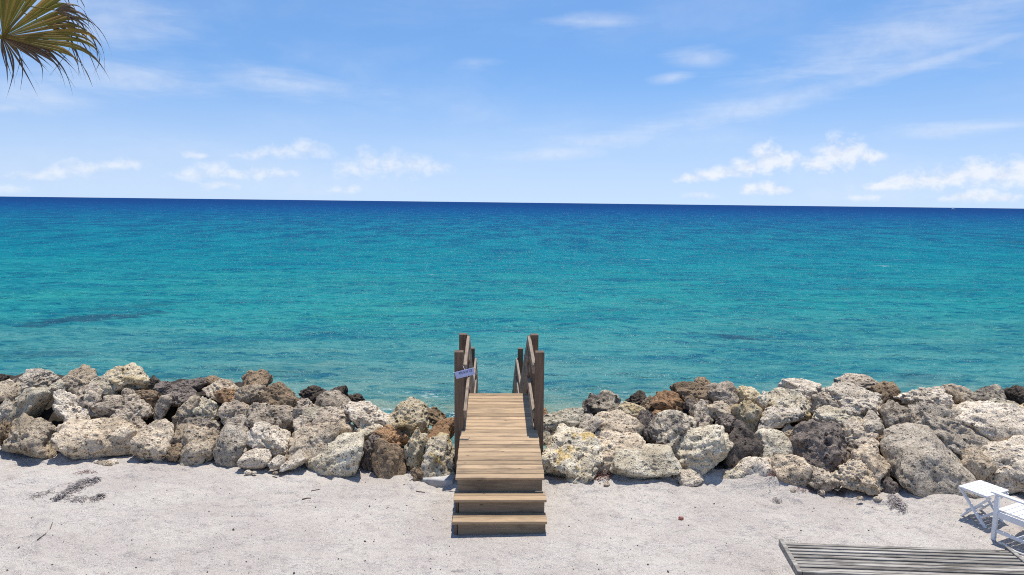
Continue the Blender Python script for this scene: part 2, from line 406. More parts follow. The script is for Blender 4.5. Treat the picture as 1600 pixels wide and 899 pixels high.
# sea: one sheet, dense near the shore, to the horizon
yy = np.concatenate([np.geomspace(11.5, 160, 420, endpoint=False), np.geomspace(160, 30000, 70)])
uu = np.concatenate([np.linspace(-8, -1.05, 30, endpoint=False), np.linspace(-1.05, 1.05, 420, endpoint=False), np.linspace(1.05, 8, 31)])
Y2, U2 = np.meshgrid(yy, uu, indexing='ij'); X2 = U2*Y2
x, y = X2.ravel(), Y2.ravel()
p = np.stack([x*.42+y*.05, y, np.zeros_like(x)], -1)
amp = sstep(170, 60, y)
wz = amp*(.085*gnoise(p*.33, 21)+.075*gnoise(p*.85, 22)+.042*gnoise(p*2.1*np.array([1.2, 1, 1]), 23)+.018*gnoise(p*4.6*np.array([1.4, 1, 1]), 24))
wz += sstep(19, 14, y)*.07*gnoise(p*np.array([.7, 1.2, 1])*1.3, 27)
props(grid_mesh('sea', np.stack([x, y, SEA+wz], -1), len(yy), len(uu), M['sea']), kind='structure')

# rubble under the visible stones, coloured dark to give the gaps their shade
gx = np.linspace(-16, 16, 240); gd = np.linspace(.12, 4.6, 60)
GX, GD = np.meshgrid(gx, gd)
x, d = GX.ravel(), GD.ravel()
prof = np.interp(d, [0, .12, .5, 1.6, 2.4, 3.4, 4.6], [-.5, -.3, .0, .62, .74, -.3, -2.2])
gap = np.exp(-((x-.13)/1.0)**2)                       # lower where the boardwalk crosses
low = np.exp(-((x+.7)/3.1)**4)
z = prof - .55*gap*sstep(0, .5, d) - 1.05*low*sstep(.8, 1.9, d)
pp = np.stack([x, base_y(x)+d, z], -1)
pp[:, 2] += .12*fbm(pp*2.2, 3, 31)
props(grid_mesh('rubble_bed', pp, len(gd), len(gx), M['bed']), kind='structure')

# ------------------------------------------------------------------ boulders
_ico = {}
def ico(sub):
    if sub not in _ico:
        bm = bmesh.new(); bmesh.ops.create_icosphere(bm, subdivisions=sub, radius=1)
        me = bpy.data.meshes.new('boulder_base'); bm.to_mesh(me); bm.free()
        co = np.empty(len(me.vertices)*3, np.float32); me.vertices.foreach_get('co', co)
        me.polygons.foreach_set('use_smooth', np.ones(len(me.polygons), bool))
        _ico[sub] = (me, co.reshape(-1, 3).astype(float))
    return _ico[sub]
Fh = Vector((math.sin(YAW), math.cos(YAW), 0)); Rh = Vector((math.cos(YAW), -math.sin(YAW), 0))
KIND = {  # planes, p, lump, mid, ridged, fine, craters, crater radius, crater depth, strata
 'smooth': (11, 12, .12, .045, .02, .013, 9, .24, .06, 0),
 'pitted': (13, 9, .14, .055, .04, .026, 44, .16, .09, 0),
 'craggy': (10, 10, .17, .07, .085, .028, 20, .22, .08, 0),
 'ribbed': (9, 12, .11, .045, .035, .018, 8, .2, .05, .075),
 'block': (7, 18, .07, .035, .022, .014, 12, .16, .035, .015),
 'round': (18, 7, .08, .04, .02, .015, 14, .2, .05, 0),
 'hollow': (12, 9, .13, .06, .04, .026, 22, .18, .07, 0),
}
def boulder(row, seed):
    x0, y0, x1, y1, kind, mat, ang, label = row[:8]
    opt = row[8] if len(row) > 8 else {}
    rng = np.random.RandomState(seed*13+5)
    cx, cy = (x0+x1)/2, (y0+y1)/2
    # where the sight line meets the face of the revetment
    if 'Z' in opt: c = at(cx, cy, opt['Z'])
    else:
        r = ray(cx, cy); c = None; t = 6.
        while t < 40:
            q = CAM+r*t; dd = q.y-float(base_y(q.x))
            s = .1+.5*dd if dd < 1.8 else 1.0
            if q.z <= s or dd > 3.2: c = q; break
            t += .01
    dep = (c-CAM).dot(_F)
    pad = 1.05
    W = (x1-x0)/2*dep/FPX*pad; H = (y1-y0)/2*dep/FPX*pad
    B = opt.get('b', .5*(W+H)*.92)
    C = math.sqrt(max(H*H-(.29*B)**2, (.62*H)**2))/.957
    sub = 6 if (x1-x0) > 62 else 5
    base, dirs = ico(sub)
    npl, pw, lump, mid, rid, fine, ncr, crr, crd, strata = KIND[kind]
    nrm = rng.normal(size=(npl, 3)); nrm /= np.linalg.norm(nrm, axis=1)[:, None]
    hh = rng.uniform(.72, 1.05, npl)
    nrm = np.concatenate([nrm, np.array([[1, 0, 0], [-1, 0, 0], [0, 1, 0], [0, -1, 0], [0, 0, 1], [0, 0, -1]])]); hh = np.concatenate([hh, np.full(6, 1.18)])
    for _ in range(1 if opt.get('facet', True) else 0):     # a broad weathered facet tipped up towards the beach
        fn = np.array([rng.uniform(-.35, .35), -rng.uniform(.35, .65), .85]); fn /= np.linalg.norm(fn)
        nrm = np.concatenate([nrm, fn[None]]); hh = np.append(hh, rng.uniform(.60, .80))
    acc = 0
    for nn, h in zip(nrm, hh): acc = acc+np.maximum(0, dirs@nn/h)**pw
    rad = acc**(-1./pw)
    rad = rad*(1+lump*1.2*gnoise(dirs*1.5, seed)+lump*.8*gnoise(dirs*2.9, seed+40))
    pos = dirs*rad[:, None]
    tpr = rng.uniform(.16, .34)
    pos[:, 0] *= 1-tpr*.6*pos[:, 2]; pos[:, 1] = pos[:, 1]*(1-tpr*pos[:, 2])+.25*tpr*pos[:, 2]
    a = R(ang); el = opt.get('el', 1.0)
    ext = np.array([W, B, C]); mean = float(ext.mean())
    # stretch, tilt in the picture-facing plane, then fit
    ca, sa = math.cos(a), math.sin(a)
    rot = np.array([[ca, 0, -sa], [0, 1, 0], [sa, 0, ca]])
    if ang:
        pos = pos*np.array([1.35, 1, .78])@rot.T
    lo, hi = pos.min(0), pos.max(0)
    pos = (pos-(lo+hi)/2)/((hi-lo)/2)*ext
    dn = pos/np.linalg.norm(pos, axis=1)[:, None]
    q = pos/mean
    disp = mid*gnoise(q*4.2, seed+1)+mid*.55*gnoise(q*8.5, seed+2)
    disp = disp + rid*(np.abs(gnoise(q*3.1, seed+3))*-1.6+.35)+rid*.5*(np.abs(gnoise(q*7., seed+4))*-1.6+.3)
    f1 = gnoise(pos*11., seed+5); f2 = gnoise(pos*24., seed+6)
    disp = disp + (fine*1.3*f1+fine*.9*f2)*min(1., .45/mean)
    if sub == 6: disp = disp+fine*.6*gnoise(pos*50., seed+7)*min(1., .45/mean)
    if strata:
        axv = rot@np.array([.25, .2, 1.0]); axv /= np.linalg.norm(axv)
        tt = (q@axv)*opt.get('sf', 3.2)+.55*gnoise(q*1.6, seed+9)
        saw = np.abs((tt % 1.)-.5)*2
        disp = disp + strata*(sstep(.15, .8, saw)-.5)*(.6+.8*gnoise(q*2.2, seed+10))
    for _ in range(ncr):
        cdv = rng.normal(size=3); cdv /= np.linalg.norm(cdv)
        rr = crr*rng.uniform(.4, 1.3)
        ds = np.linalg.norm(dirs-cdv, axis=1)+.05*f1
        disp = disp - crd*rng.uniform(.4, 1.3)*sstep(rr, rr*.35, ds)
    for (hx, hz, hr, hd) in opt.get('holes', ()):       # big solution holes the photo shows
        hv = np.array([hx, -math.sqrt(max(.05, 1-hx*hx-hz*hz)), hz]); hv /= np.linalg.norm(hv)
        qd = pos/ext; qd = qd/np.linalg.norm(qd, axis=1)[:, None]
        ds = np.linalg.norm(qd-hv, axis=1)*(1+.25*f1)
        disp = disp - hd*sstep(hr, hr*.45, ds)
    pos = pos+dn*(disp*mean)[:, None]
    W3 = pos[:, :1]*np.array(Rh)+pos[:, 1:2]*np.array(Fh)+pos[:, 2:]*np.array((0, 0, 1.))
    me = base.copy(); me.name = 'boulder'
    me.vertices.foreach_set('co', W3.astype(np.float32).ravel()); me.update()
    o = link_mesh('boulder', me, RM[mat]); o.location = c+Fh*(B*opt.get('back', .12))
    props(o, label, 'boulder', 'limestone boulders of the shore revetment')
    return o
#@@ROCKS@@
ROCKS = [
 # left: front row on the sand
 (-8,658,14,704,'craggy','brown',0,"dark brown boulder cut by the left edge, at the foot of the pile"),
 (2,656,90,716,'hollow','tan',0,"tan boulder with a brown hollow on the sand, first full one from the left edge",{'holes':[(-.55,.1,.35,.22)]}),
 (91,659,208,721,'smooth','tan',-10,"broad smooth tan boulder on the sand, widest of the front row at far left"),
 (209,660,272,727,'smooth','tan',0,"upright pale tan boulder on the sand right of the broad smooth one"),
 (258,696,284,722,'craggy','brown',0,"small dark brown stone wedged low between two upright tan boulders"),
 (278,672,338,730,'pitted','tan',0,"brownish tan pitted boulder on the sand, casting a dark notch at its foot"),
 (333,668,394,731,'round','pale',0,"rounded grey-tan boulder with vertical weathering on the sand"),
 (362,672,396,724,'craggy','grey',0,"grey stone squeezed behind the small knobbly stone on the sand"),
 (376,703,422,737,'round','pale',0,"small knobbly grey stone on the sand left of the tiny flat stone"),
 (419,713,448,734,'round','pale',0,"tiny flat pale stone on the sand between a knobbly and an angular one"),
 (440,707,480,742,'block','pale',25,"small angular pale stone on the sand in front of the pinkish slab"),
 (444,658,548,722,'smooth','tan',24,"big smooth pinkish tan slab leaning up to the right"),
 (482,672,572,744,'smooth','cream',32,"big cream wedge boulder on the sand with a dark gap on its right",{'b':.5}),
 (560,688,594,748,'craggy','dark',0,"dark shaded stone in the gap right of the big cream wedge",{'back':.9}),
 (582,688,635,750,'smooth','brown',0,"brown upright boulder with a pale belly standing against the concrete edging"),
 (628,672,670,746,'craggy','yellow',0,"tall yellowish shaded boulder right of the brown upright one",{'back':.6}),
 (640,732,662,750,'craggy','brown',0,"small brown stone tucked low beside the concrete edging"),
 (655,684,712,753,'hollow','creamy',0,"cream and yellow boulder with black hollows touching the left side of the boardwalk",{'holes':[(-.1,-.15,.42,.4),(.45,-.75,.3,.3)]}),
 # left: middle rows
 (-8,626,24,662,'pitted','pale',0,"pale stone at the left edge below a smooth tan one"),
 (16,606,80,664,'ribbed','cream',65,"cream boulder with steep parallel ribs near the left edge",{'sf':2.6}),
 (72,612,147,671,'craggy','pale',-20,"grey-cream knobbly boulder right of the ribbed one"),
 (88,664,122,688,'smooth','pale',0,"small pale stone above the broad smooth tan boulder"),
 (112,601,163,648,'pitted','grey',0,"rounded grey boulder with dark pits under the tan crest boulder"),
 (158,644,224,694,'craggy','grey',-15,"crumpled lilac-grey boulder above the broad smooth tan one"),
 (150,618,238,664,'pitted','grey',-12,"large grey pitted boulder below the yellow holed crest boulder"),
 (190,607,214,626,'round','grey',0,"small grey stone below the yellow holed crest boulder"),
 (208,610,246,634,'craggy','brown',0,"greyish brown stone right of the small grey one"),
 (235,618,270,660,'block','grey',60,"angular slate-grey upright stone with smooth faces"),
 (256,606,306,638,'craggy','dark',0,"dark grey-brown stone behind the angular slate-grey one"),
 (270,620,314,674,'pitted','tan',0,"tall pale tan boulder right of the angular slate-grey stone"),
 (304,622,342,664,'pitted','cream',0,"yellowish cream stone leaning on the tall pale tan boulder"),
 (264,666,294,702,'smooth','tan',0,"small tan stone between the front row and the grey layered boulder"),
 (283,652,346,688,'craggy','grey',0,"grey layered boulder above the brownish pitted front boulder"),
 (330,608,376,645,'craggy','rust',-30,"orange-brown fractured boulder in the upper left pile"),
 (344,628,394,668,'hollow','grey',0,"grey boulder with a blackish hollow in the upper left pile",{'holes':[(-.2,.1,.4,.28)]}),
 (344,652,404,690,'pitted','pale',0,"pale grey-tan pitted boulder over the rounded front boulder"),
 (382,632,464,692,'pitted','grey',-22,"large grey boulder with fine pitting beside the pinkish slab"),
 (380,662,454,716,'smooth','pale',-24,"pale tan boulder with a clean slanting face above the knobbly stone"),
 (458,652,492,684,'craggy','grey',0,"small grey-tan stone at the left tip of the pinkish slab"),
 (460,624,496,656,'craggy','grey',0,"grey-brown stone below the black weedy crest stones"),
 (470,636,514,664,'pitted','cream',0,"yellowish cream stone behind the pinkish slab"),
 (490,638,552,672,'craggy','grey',0,"greyish stone behind the top end of the pinkish slab"),
 (532,632,616,678,'pitted','pale',-20,"pale grey pitted boulder behind the big cream wedge"),
 (552,662,598,688,'pitted','cream',0,"yellowish stone between the cream wedge and the rust-topped one"),
 (584,666,638,702,'craggy','rust',-20,"grey-brown boulder with a rusty top above the brown upright one"),
 (597,626,668,686,'hollow','yellow',0,"bright yellow honeycombed boulder with a big black hole left of the boardwalk",{'holes':[(.0,-.45,.42,.42),(-.6,.2,.2,.15)]}),
 (656,638,702,672,'craggy','brown',-20,"dark brown weedy stone behind the rusty fibrous boulder",{'Z':.15}),
 (664,656,714,696,'smooth','rust',10,"rusty brown fibrous boulder touching the left front post"),
 # left: crest
 (-6,584,13,602,'craggy','black',0,"black stone on the crest at the left edge",{'Z':.75}),
 (10,590,46,604,'craggy','dark',0,"low dark stone on the crest right of the black edge stone",{'Z':.75}),
 (-10,596,28,634,'smooth','tan',0,"smooth tan boulder at the left edge under the crest"),
 (17,580,86,618,'craggy','pale',10,"pale grey ridge boulder on the crest near the left edge"),
 (76,595,104,620,'pitted','cream',0,"small cream stone between two crest boulders at left"),
 (94,576,150,619,'pitted','tan',0,"rounded tan boulder with small holes on the left crest"),
 (142,588,188,630,'smooth','cream',-10,"smooth beige boulder right of the rounded tan crest one"),
 (166,571,240,617,'hollow','yellow',0,"yellow boulder riddled with black holes, highest on the left crest",{'holes':[(.25,-.3,.3,.3),(-.2,.35,.2,.2),(.55,-.2,.22,.2),(-.55,.5,.18,.15)]}),
 (232,588,250,610,'craggy','black',0,"small black pointed stone beside the yellow holed boulder"),
 (242,598,272,616,'craggy','dark',0,"small dark brown stone on the crest right of the black pointed one"),
 (262,591,324,618,'craggy','dark',0,"long dark slaty crest boulder left of centre-left"),
 (318,588,352,606,'craggy','brown',0,"brown jagged crest stone right of the long dark slaty one"),
 (316,595,374,632,'ribbed','tan',-25,"tan brown layered boulder under the brown jagged crest stone"),
 (358,606,400,644,'pitted','tan',0,"tan stone left below the knobbly brown crest stone"),
 (374,581,422,614,'craggy','brown',0,"knobbly brown stone standing tallest on the crest left of centre"),
 (372,602,414,636,'craggy','tan',0,"tan boulder carrying the knobbly brown crest stone"),
 (408,600,474,654,'pitted','brown',-18,"large tan-brown boulder with a shaded face right of the knobbly crest stone"),
 (416,598,440,616,'craggy','tan',0,"small knob of tan stone on top of the large tan-brown boulder"),
 (466,604,514,632,'craggy','black',0,"black-brown weedy stone at the water left of the boardwalk",{'Z':.45}),
 (506,604,540,630,'craggy','black',0,"blackish stone at the water right of the black-brown weedy one",{'Z':.4}),
 (538,616,570,638,'craggy','black',0,"low black stone nearest the open water left of the boardwalk",{'Z':.2}),
 (488,612,544,646,'round','grey',0,"smooth-topped grey-tan boulder in front of the blackish stones"),
 # right of the boardwalk: front row
 (838,676,940,760,'hollow','creamy',0,"big cream boulder with yellow stain touching the right side of the boardwalk",{'holes':[(-.45,-.45,.28,.25),(-.1,-.7,.2,.2)]}),
 (882,714,936,763,'pitted','cream',30,"small knobbly cream stone on the sand in front of the big yellow-stained one"),
 (908,680,1010,744,'ribbed','tan',8,"long tan-cream slab with a shaded underside behind the cream block",{'back':.45}),
 (954,703,1058,760,'block','cream',6,"big flat-topped cream block on the sand right of the steps"),
 (1052,735,1104,762,'round','pale',0,"grey stone almost buried in sand right of the cream block",{'Z':.05}),
 (1054,667,1146,755,'ribbed','cream',35,"tall pointed cream boulder with yellow ribs right of the cream block",{'sf':4.2,'facet':False}),
 (1122,733,1166,760,'pitted','cream',0,"low cream stone half buried below the pointed ribbed boulder",{'Z':.06}),
 (1146,714,1208,760,'round','pale',0,"rounded grey boulder half buried in sand right of the pointed one",{'Z':.12}),
 (1184,674,1240,732,'round','cream',0,"cream-topped round boulder left of the big purple-grey one"),
 (1206,714,1262,768,'pitted','tan',0,"tan-grey boulder sunk in sand under the purple-grey boulder"),
 (1238,662,1332,742,'hollow','dark',-8,"big purple-grey boulder with a bowl-shaped hollow on top",{'holes':[(.15,.62,.36,.3)]}),
 (1256,732,1308,768,'craggy','grey',0,"small broken grey stone on the sand below the purple-grey boulder"),
 (1305,720,1382,778,'craggy','tan',-20,"tan boulder with a pale left flank on the sand below the shaded tan one"),
 (1328,700,1396,764,'smooth','tan',0,"shaded tan boulder leaning against the largest flat pale boulder"),
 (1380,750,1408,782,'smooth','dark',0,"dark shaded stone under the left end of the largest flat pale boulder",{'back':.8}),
 (1388,680,1526,782,'block','pale',-22,"largest flat pale boulder standing on the sand at right",{'b':.62}),
 (1508,704,1552,750,'smooth','tan',0,"small smooth tan stone between the two largest pale boulders at right"),
 (1534,688,1652,776,'smooth','pale',20,"big pale boulder at the right edge behind the folding table"),
 # right: middle rows
 (836,640,912,690,'ribbed','cream',28,"white ridged boulder right of the right front post",{'sf':3.6}),
 (880,650,940,698,'ribbed','pale',35,"pale folded boulder between the ridged and the tan-brown ones"),
 (840,640,860,664,'smooth','rust',0,"small pinkish brown stone just behind the right front post",{'Z':.15}),
 (922,645,1010,694,'pitted','tan',-8,"large tan-brown boulder above the long tan-cream slab"),
 (996,644,1034,688,'pitted','dark',0,"dark grey pitted stone between the tan-brown and the mottled boulder"),
 (1008,645,1094,712,'pitted','mixed',22,"big mottled cream and grey boulder left of the pointed ribbed one"),
 (1016,642,1046,662,'smooth','rust',0,"small orange stone below the rust-brown crest boulder"),
 (1072,630,1124,682,'craggy','grey',0,"grey-brown weathered boulder above the pointed ribbed one"),
 (1100,628,1148,660,'ribbed','tan',-15,"tan stone with yellow streaks above the dark fluffy-looking boulder"),
 (1117,648,1154,684,'craggy','dark',0,"dark grey stone at the tip of the pointed ribbed boulder"),
 (1130,662,1188,738,'pitted','dark',0,"tall dark grey-brown coral-textured boulder right of the pointed one"),
 (1144,627,1190,676,'pitted','yellow',0,"yellow-cream pitted boulder above the tall dark one"),
 (1178,632,1258,682,'smooth','pale',16,"smooth pale grey boulder with a shaded underside above the cream-topped round one"),
 (1218,664,1246,690,'pitted','tan',0,"little tan stone in the gap left of the purple-grey boulder"),
 (1264,614,1316,656,'craggy','grey',0,"grey-tan stone between the yellow-brown and the long grey boulder"),
 (1273,638,1352,680,'pitted','cream',0,"cream tan boulder above the hollow of the purple-grey boulder"),
 (1316,662,1374,712,'craggy','grey',0,"grey broken boulder right of the purple-grey one"),
 (1344,644,1388,690,'smooth','pale',0,"smooth grey stone split in two below the long grey boulder"),
 (1370,674,1408,710,'craggy','brown',0,"brown rough stone left above the largest flat pale boulder"),
 (1374,628,1430,688,'pitted','grey',0,"bluish grey boulder with a deep notch right of the long grey one"),
 (1416,634,1538,718,'craggy','pale',-15,"huge grey-cream boulder directly above the largest flat pale one"),
 (1486,632,1640,706,'smooth','pale',-14,"huge tan-grey boulder with a shaded overhang at the right edge"),
 # right: crest
 (910,614,970,656,'craggy','mixed',0,"dark boulder with a cream top at the water right of the boardwalk",{'Z':.1}),
 (948,634,974,656,'smooth','grey',0,"small grey stone at the foot of the dark cream-topped boulder",{'Z':.15}),
 (966,630,1008,656,'pitted','yellow',0,"yellow-cream stone left of the rust-brown crest boulder"),
 (978,612,1014,640,'craggy','black',0,"black weedy stone at the water left of the rust-brown boulder",{'Z':.3}),
 (1000,620,1026,646,'craggy','brown',0,"dark brown stone between the black weedy and the rust-brown ones"),
 (1016,612,1070,650,'pitted','rust',-10,"rust-brown boulder on the crest right of the black weedy stone"),
 (1048,598,1116,634,'craggy','brown',14,"dark olive-brown crest boulder right of the rust-brown one"),
 (1080,591,1114,618,'craggy','brown',0,"olive-brown knob on top of the dark crest boulder"),
 (1068,624,1108,644,'craggy','dark',0,"low dark grey stone under the olive-brown crest boulder"),
 (1101,600,1160,636,'pitted','grey',0,"lilac-grey crest boulder right of the olive-brown ones"),
 (1152,606,1190,636,'pitted','yellow',0,"yellow-cream crest stone right of the lilac-grey one"),
 (1182,613,1212,644,'pitted','cream',0,"cream crest stone before a small blackish one"),
 (1202,611,1230,638,'craggy','dark',0,"small blackish crest stone between two cream ones"),
 (1204,612,1274,666,'pitted','creamy',-18,"yellow-brown pitted boulder under the pale-capped crest boulder"),
 (1224,595,1290,630,'smooth','pale',-16,"pale-capped crest boulder with a sloping right shoulder"),
 (1288,605,1392,658,'craggy','pale',-16,"long grey crest boulder stretching down to the right"),
 (1312,586,1374,616,'craggy','grey',0,"grey-tan boulder perched highest on the right crest"),
 (1366,599,1408,634,'craggy','brown',0,"brown crest stone right of the highest perched one"),
 (1406,606,1492,644,'craggy','pale',0,"low wide grey crest boulder right of the brown one"),
 (1476,602,1532,642,'craggy','tan',0,"brown-tan crest boulder left of the mottled yellowish one"),
 (1518,606,1582,642,'pitted','mixed',0,"mottled yellowish crest boulder near the right edge"),
 (1574,605,1612,638,'craggy','black',0,"black crest stone at the right edge"),
 (1540,624,1596,646,'pitted','cream',0,"low cream-yellow stone under the mottled crest boulder"),
 (1588,630,1616,652,'smooth','yellow',0,"small yellow stone at the right edge under the black one"),
]
for _k, _row in enumerate(ROCKS): boulder(_row, _k+1)
_rs = random.Random(77)
for _k, (px, py, w_) in enumerate([(158, 723, 6), (168, 725, 8), (178, 723, 6), (150, 722, 4), (388, 738, 6), (397, 739, 4), (430, 739, 4), (948, 757, 5), (1240, 768, 5), (1284, 770, 6), (1344, 778, 5), (1372, 780, 6), (1482, 785, 6), (1503, 786, 8)]):
    o = boulder((px-w_, py-w_*.6, px+w_, py+w_*.7, 'round', _rs.choice(['pale', 'tan', 'grey']), 0, 'small loose stone lying on the sand against the foot of the boulders', {'Z': .03}), 300+_k)
    o.name = 'stone'; o['category'] = 'stone'; o['group'] = 'loose stones at the foot of the boulders'
#@@END@@

# ------------------------------------------------------------------ boardwalk with steps
BX = .13
walk = empty('boardwalk', (BX, 8.3, 0), 'weathered wooden boardwalk with steps and post railings crossing the boulders to the sea', 'boardwalk')
def wp(v): return Vector(v)-Vector((BX, 8.3, 0))
def build(mb, name, mat, parent=walk, origin=None, **kw):
    o = mb.build(name, mat, None, **kw)
    o.parent = parent
    o.matrix_parent_inverse = Matrix.Translation(-Vector((BX, 8.3, 0)))
    return o
D0, D1 = Vector((BX, 8.785, .585)), Vector((BX, 11.86, .88))
sl = math.atan2(D1.z-D0.z, D1.y-D0.y); rs = Matrix.Rotation(sl, 3, 'X')
def on_deck(s, dz=0.): return D0+(D1-D0).normalized()*s+Vector((0, -math.sin(sl), math.cos(sl)))*dz
LEN = (D1-D0).length
rg = random.Random(4)
mb = MB(); nb = 24; pit = LEN/nb
for i in range(nb):
    s = (i+.5)*pit
    c = on_deck(s, -.019+rg.uniform(-.0015, .0015))
    w = 1.2 if c.y < 10.27 else 1.107
    rz = Matrix.Rotation(R(rg.uniform(-.12, .12)), 3, 'Z')
    mb.box(c+Vector((rg.uniform(-.004, .004), 0, 0)), (w+rg.uniform(-.006, .006), pit-.009, .038), rs@rz, .005)
build(mb, 'decking', M['deck'])
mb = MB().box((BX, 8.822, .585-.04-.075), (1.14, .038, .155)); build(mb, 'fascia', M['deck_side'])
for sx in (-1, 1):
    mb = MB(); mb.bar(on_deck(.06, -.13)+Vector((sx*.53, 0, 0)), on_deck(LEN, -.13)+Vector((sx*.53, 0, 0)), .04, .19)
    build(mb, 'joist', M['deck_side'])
# two treads of two boards each, with risers between closed stringers
for (yf, zt) in ((8.325, .19), (8.548, .385)):
    mb = MB()
    for k in range(2):
        mb.box((BX+rg.uniform(-.004, .004), yf+.066+k*.137, zt-.019), (1.222, .131, .038), None, .005)
    build(mb, 'tread', M['deck'])
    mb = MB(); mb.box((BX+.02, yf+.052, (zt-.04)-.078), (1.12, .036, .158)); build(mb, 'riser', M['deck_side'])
for sx in (-1, 1):
    mb = MB()
    for (ya, yb, za, zb) in ((8.365, 8.59, -.12, .148), (8.594, 8.80, -.12, .342)):
        mb.box((BX+sx*.568, (ya+yb)/2, (za+zb)/2), (.04, yb-ya, zb-za))
    build(mb, 'stringer', M['post'])
PXO = .625                                            # post centre offset: posts stand outside the narrowed deck
def post(x, y, z0, z1, w=.138):
    mb = MB(); mb.box((x, y, (z0+z1)/2), (w, w, z1-z0), Matrix.Rotation(R(rg.uniform(-.6, .6)), 3, 'Z')@Matrix.Rotation(R(rg.uniform(-.3, .3)), 3, 'Y'), .008)
    p = build(mb, 'post', M['post'])
    return p
for sx in (-1, 1):
    post(BX+sx*PXO, 10.38, -.7, 1.97)
    post(BX+sx*PXO, 11.80, -1.5, 1.965)
    post(BX+sx*PXO, 14.80, -2.2, .40)
    post(BX+sx*PXO, 17.42, -2.6, .50)
    rx = BX+sx*(PXO-.069-.0205)
    def rail(a, b_, w=.052, h=.14, name='handrail'):
        mb = MB().bar((rx, *a), (rx, *b_), w, h); return build(mb, name, M['rail'])
    dz = math.tan(sl)
    rail((10.33, 1.70), (11.87, 1.70+1.54*dz))
    rail((10.33, .97), (11.87, .97+1.54*dz), name='mid_rail')
    rail((11.87, 1.84), (14.80, .17), h=.19)
    for k in range(1, 4): rail((11.87, 1.84-.26*k), (14.80, .17-.26*k), h=.2, name='side_board')
    rail((14.74, .15), (17.48, .15)); rail((14.74, -.42), (17.48, -.42), name='mid_rail')
    rail((17.50, .12), (19.6, -1.15), h=.19)
    for k in range(1, 3): rail((17.50, .12-.26*k), (19.4, -1.03-.26*k), h=.2, name='side_board')
    for (yy_, zz_) in ((10.38, 1.70), (10.38, .98), (11.8, 1.84), (11.8, 1.12)):
        build(MB().box((rx-sx*.024, yy_, zz_), (.012, .022, .022), None, .003), 'bolt_head', M['metal'])
    # open stringers of the two flights down to the water
    mb = MB().bar((BX+sx*.52, 11.88, .70), (BX+sx*.52, 14.72, -.95), .04, .26); build(mb, 'stringer', M['post'])
    mb = MB().bar((BX+sx*.52, 17.5, -.95), (BX+sx*.52, 19.4, -2.1), .04, .26); build(mb, 'stringer', M['post'])
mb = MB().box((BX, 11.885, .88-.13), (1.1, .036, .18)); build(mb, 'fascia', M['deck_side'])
nst = 8
for i in range(nst):
    t = (i+1)/(nst+1)
    mb = MB().box((BX, 11.92+2.78*t, .88-1.68*t), (1.06, .28, .038)); build(mb, 'tread', M['deck'])
mb = MB()
for i in range(18): mb.box((BX, 14.80+i*.152, -.82), (1.12, .143, .038))
build(mb, 'landing', M['deck'])
for i in range(5):
    t = (i+1)/6
    mb = MB().box((BX, 17.5+1.7*t, -.82-1.0*t), (1.06, .28, .038)); build(mb, 'tread', M['deck'])

# placard hung on the left front post
sg = empty('placard', at_depth(726.2, 583.6, 10.42), 'small tilted pale blue placard with blue handwriting hung on the left front boardwalk post', 'sign')
sg.rotation_euler = (0, R(-15), -YAW)
mb = MB().box((0, 0, 0), (.295, .008, .108), None, .003)
pl = mb.build('panel', M['sign'], sg)
cu = bpy.data.curves.new('lettering', 'FONT'); cu.body = 'PRIVATE'; cu.size = .058; cu.align_x = 'CENTER'; cu.align_y = 'CENTER'; cu.extrude = .0008; cu.shear = .3
to = bpy.data.objects.new('lettering', cu); COL.objects.link(to)
bpy.context.view_layer.update()
dg = bpy.context.evaluated_depsgraph_get(); me = bpy.data.meshes.new_from_object(to.evaluated_get(dg)); bpy.data.objects.remove(to)
lt = link_mesh('lettering', me, M['ink'], sg); lt.rotation_euler = (R(90), 0, 0); lt.location = (.01, -.0056, .016)
mb = MB()
mb.tube([(-.145, .0, .045), (-.165, .02, .05), (-.17, .09, .055)], .003, 5)
mb.tube([(.145, .0, .045), (.165, .02, .052), (.17, .09, .03)], .003, 5)
mb.tube([(.03, .007, -.09), (.02, .008, 0.), (.0, .02, .12)], .0028, 5)
mb.build('hanging_cord', M['cord'], sg, True)

# pale concrete strip beside the steps
A = at(645, 748.5, .01); B_ = at(708, 752.5, .01)
dv = (B_-A).normalized(); pv = Vector((-dv.y, dv.x, 0))
mb = MB()
mb.bar(Vector((A.x, A.y, -.14))+pv*.10, Vector((B_.x, B_.y, -.14))+pv*.10, .24, .34, bev=.012)
bmesh.ops.subdivide_edges(mb.bm, edges=mb.bm.edges[:], cuts=3, use_grid_fill=True)
props(mb.build('concrete_edging', M['concrete']), 'pale concrete edging strip between the sand and the boulders left of the steps', 'edging')

# ------------------------------------------------------------------ furniture
def xbar(mb, a, b_, w=.042, h=.022, up=(0, 0, 1)): mb.bar(a, b_, w, h, up, .004)
HT = .47
tN, tL, tF = at(1543, 776, HT), at(1497, 759, HT), at(1533, 750.5, HT)
e1 = (tL-tN); e1.z = 0; l1 = e1.length; e1.normalize()
e2 = Vector((e1.y, -e1.x, 0));
if e2.dot(tF-tL) < 0: e2 = -e2
l2 = (tF-tL).dot(e2); l2 = max(.34, min(.6, l2))
tab = empty('folding_table', (*(tN+e1*l1/2+e2*l2/2).xy, 0), 'small white folding slatted table with crossed legs beside the white chair', 'table')
def tp(a, b_, z): return e1*((a-.5)*l1)+e2*((b_-.5)*l2)+Vector((0, 0, z))
rt = Matrix((e1, e2, Vector((0, 0, 1)))).transposed()
mb = MB(); ns = 6
for i in range(ns): mb.box(tp((i+.5)/ns, .5, HT-.009), (l1/ns-.006, l2, .018), rt, .003)
mb.build('tabletop', M['white'], tab)
for s in (.12, .88): MB().bar(tp(.03, s, HT-.036), tp(.97, s, HT-.036), .03, .034).build('top_batten', M['white'], tab)
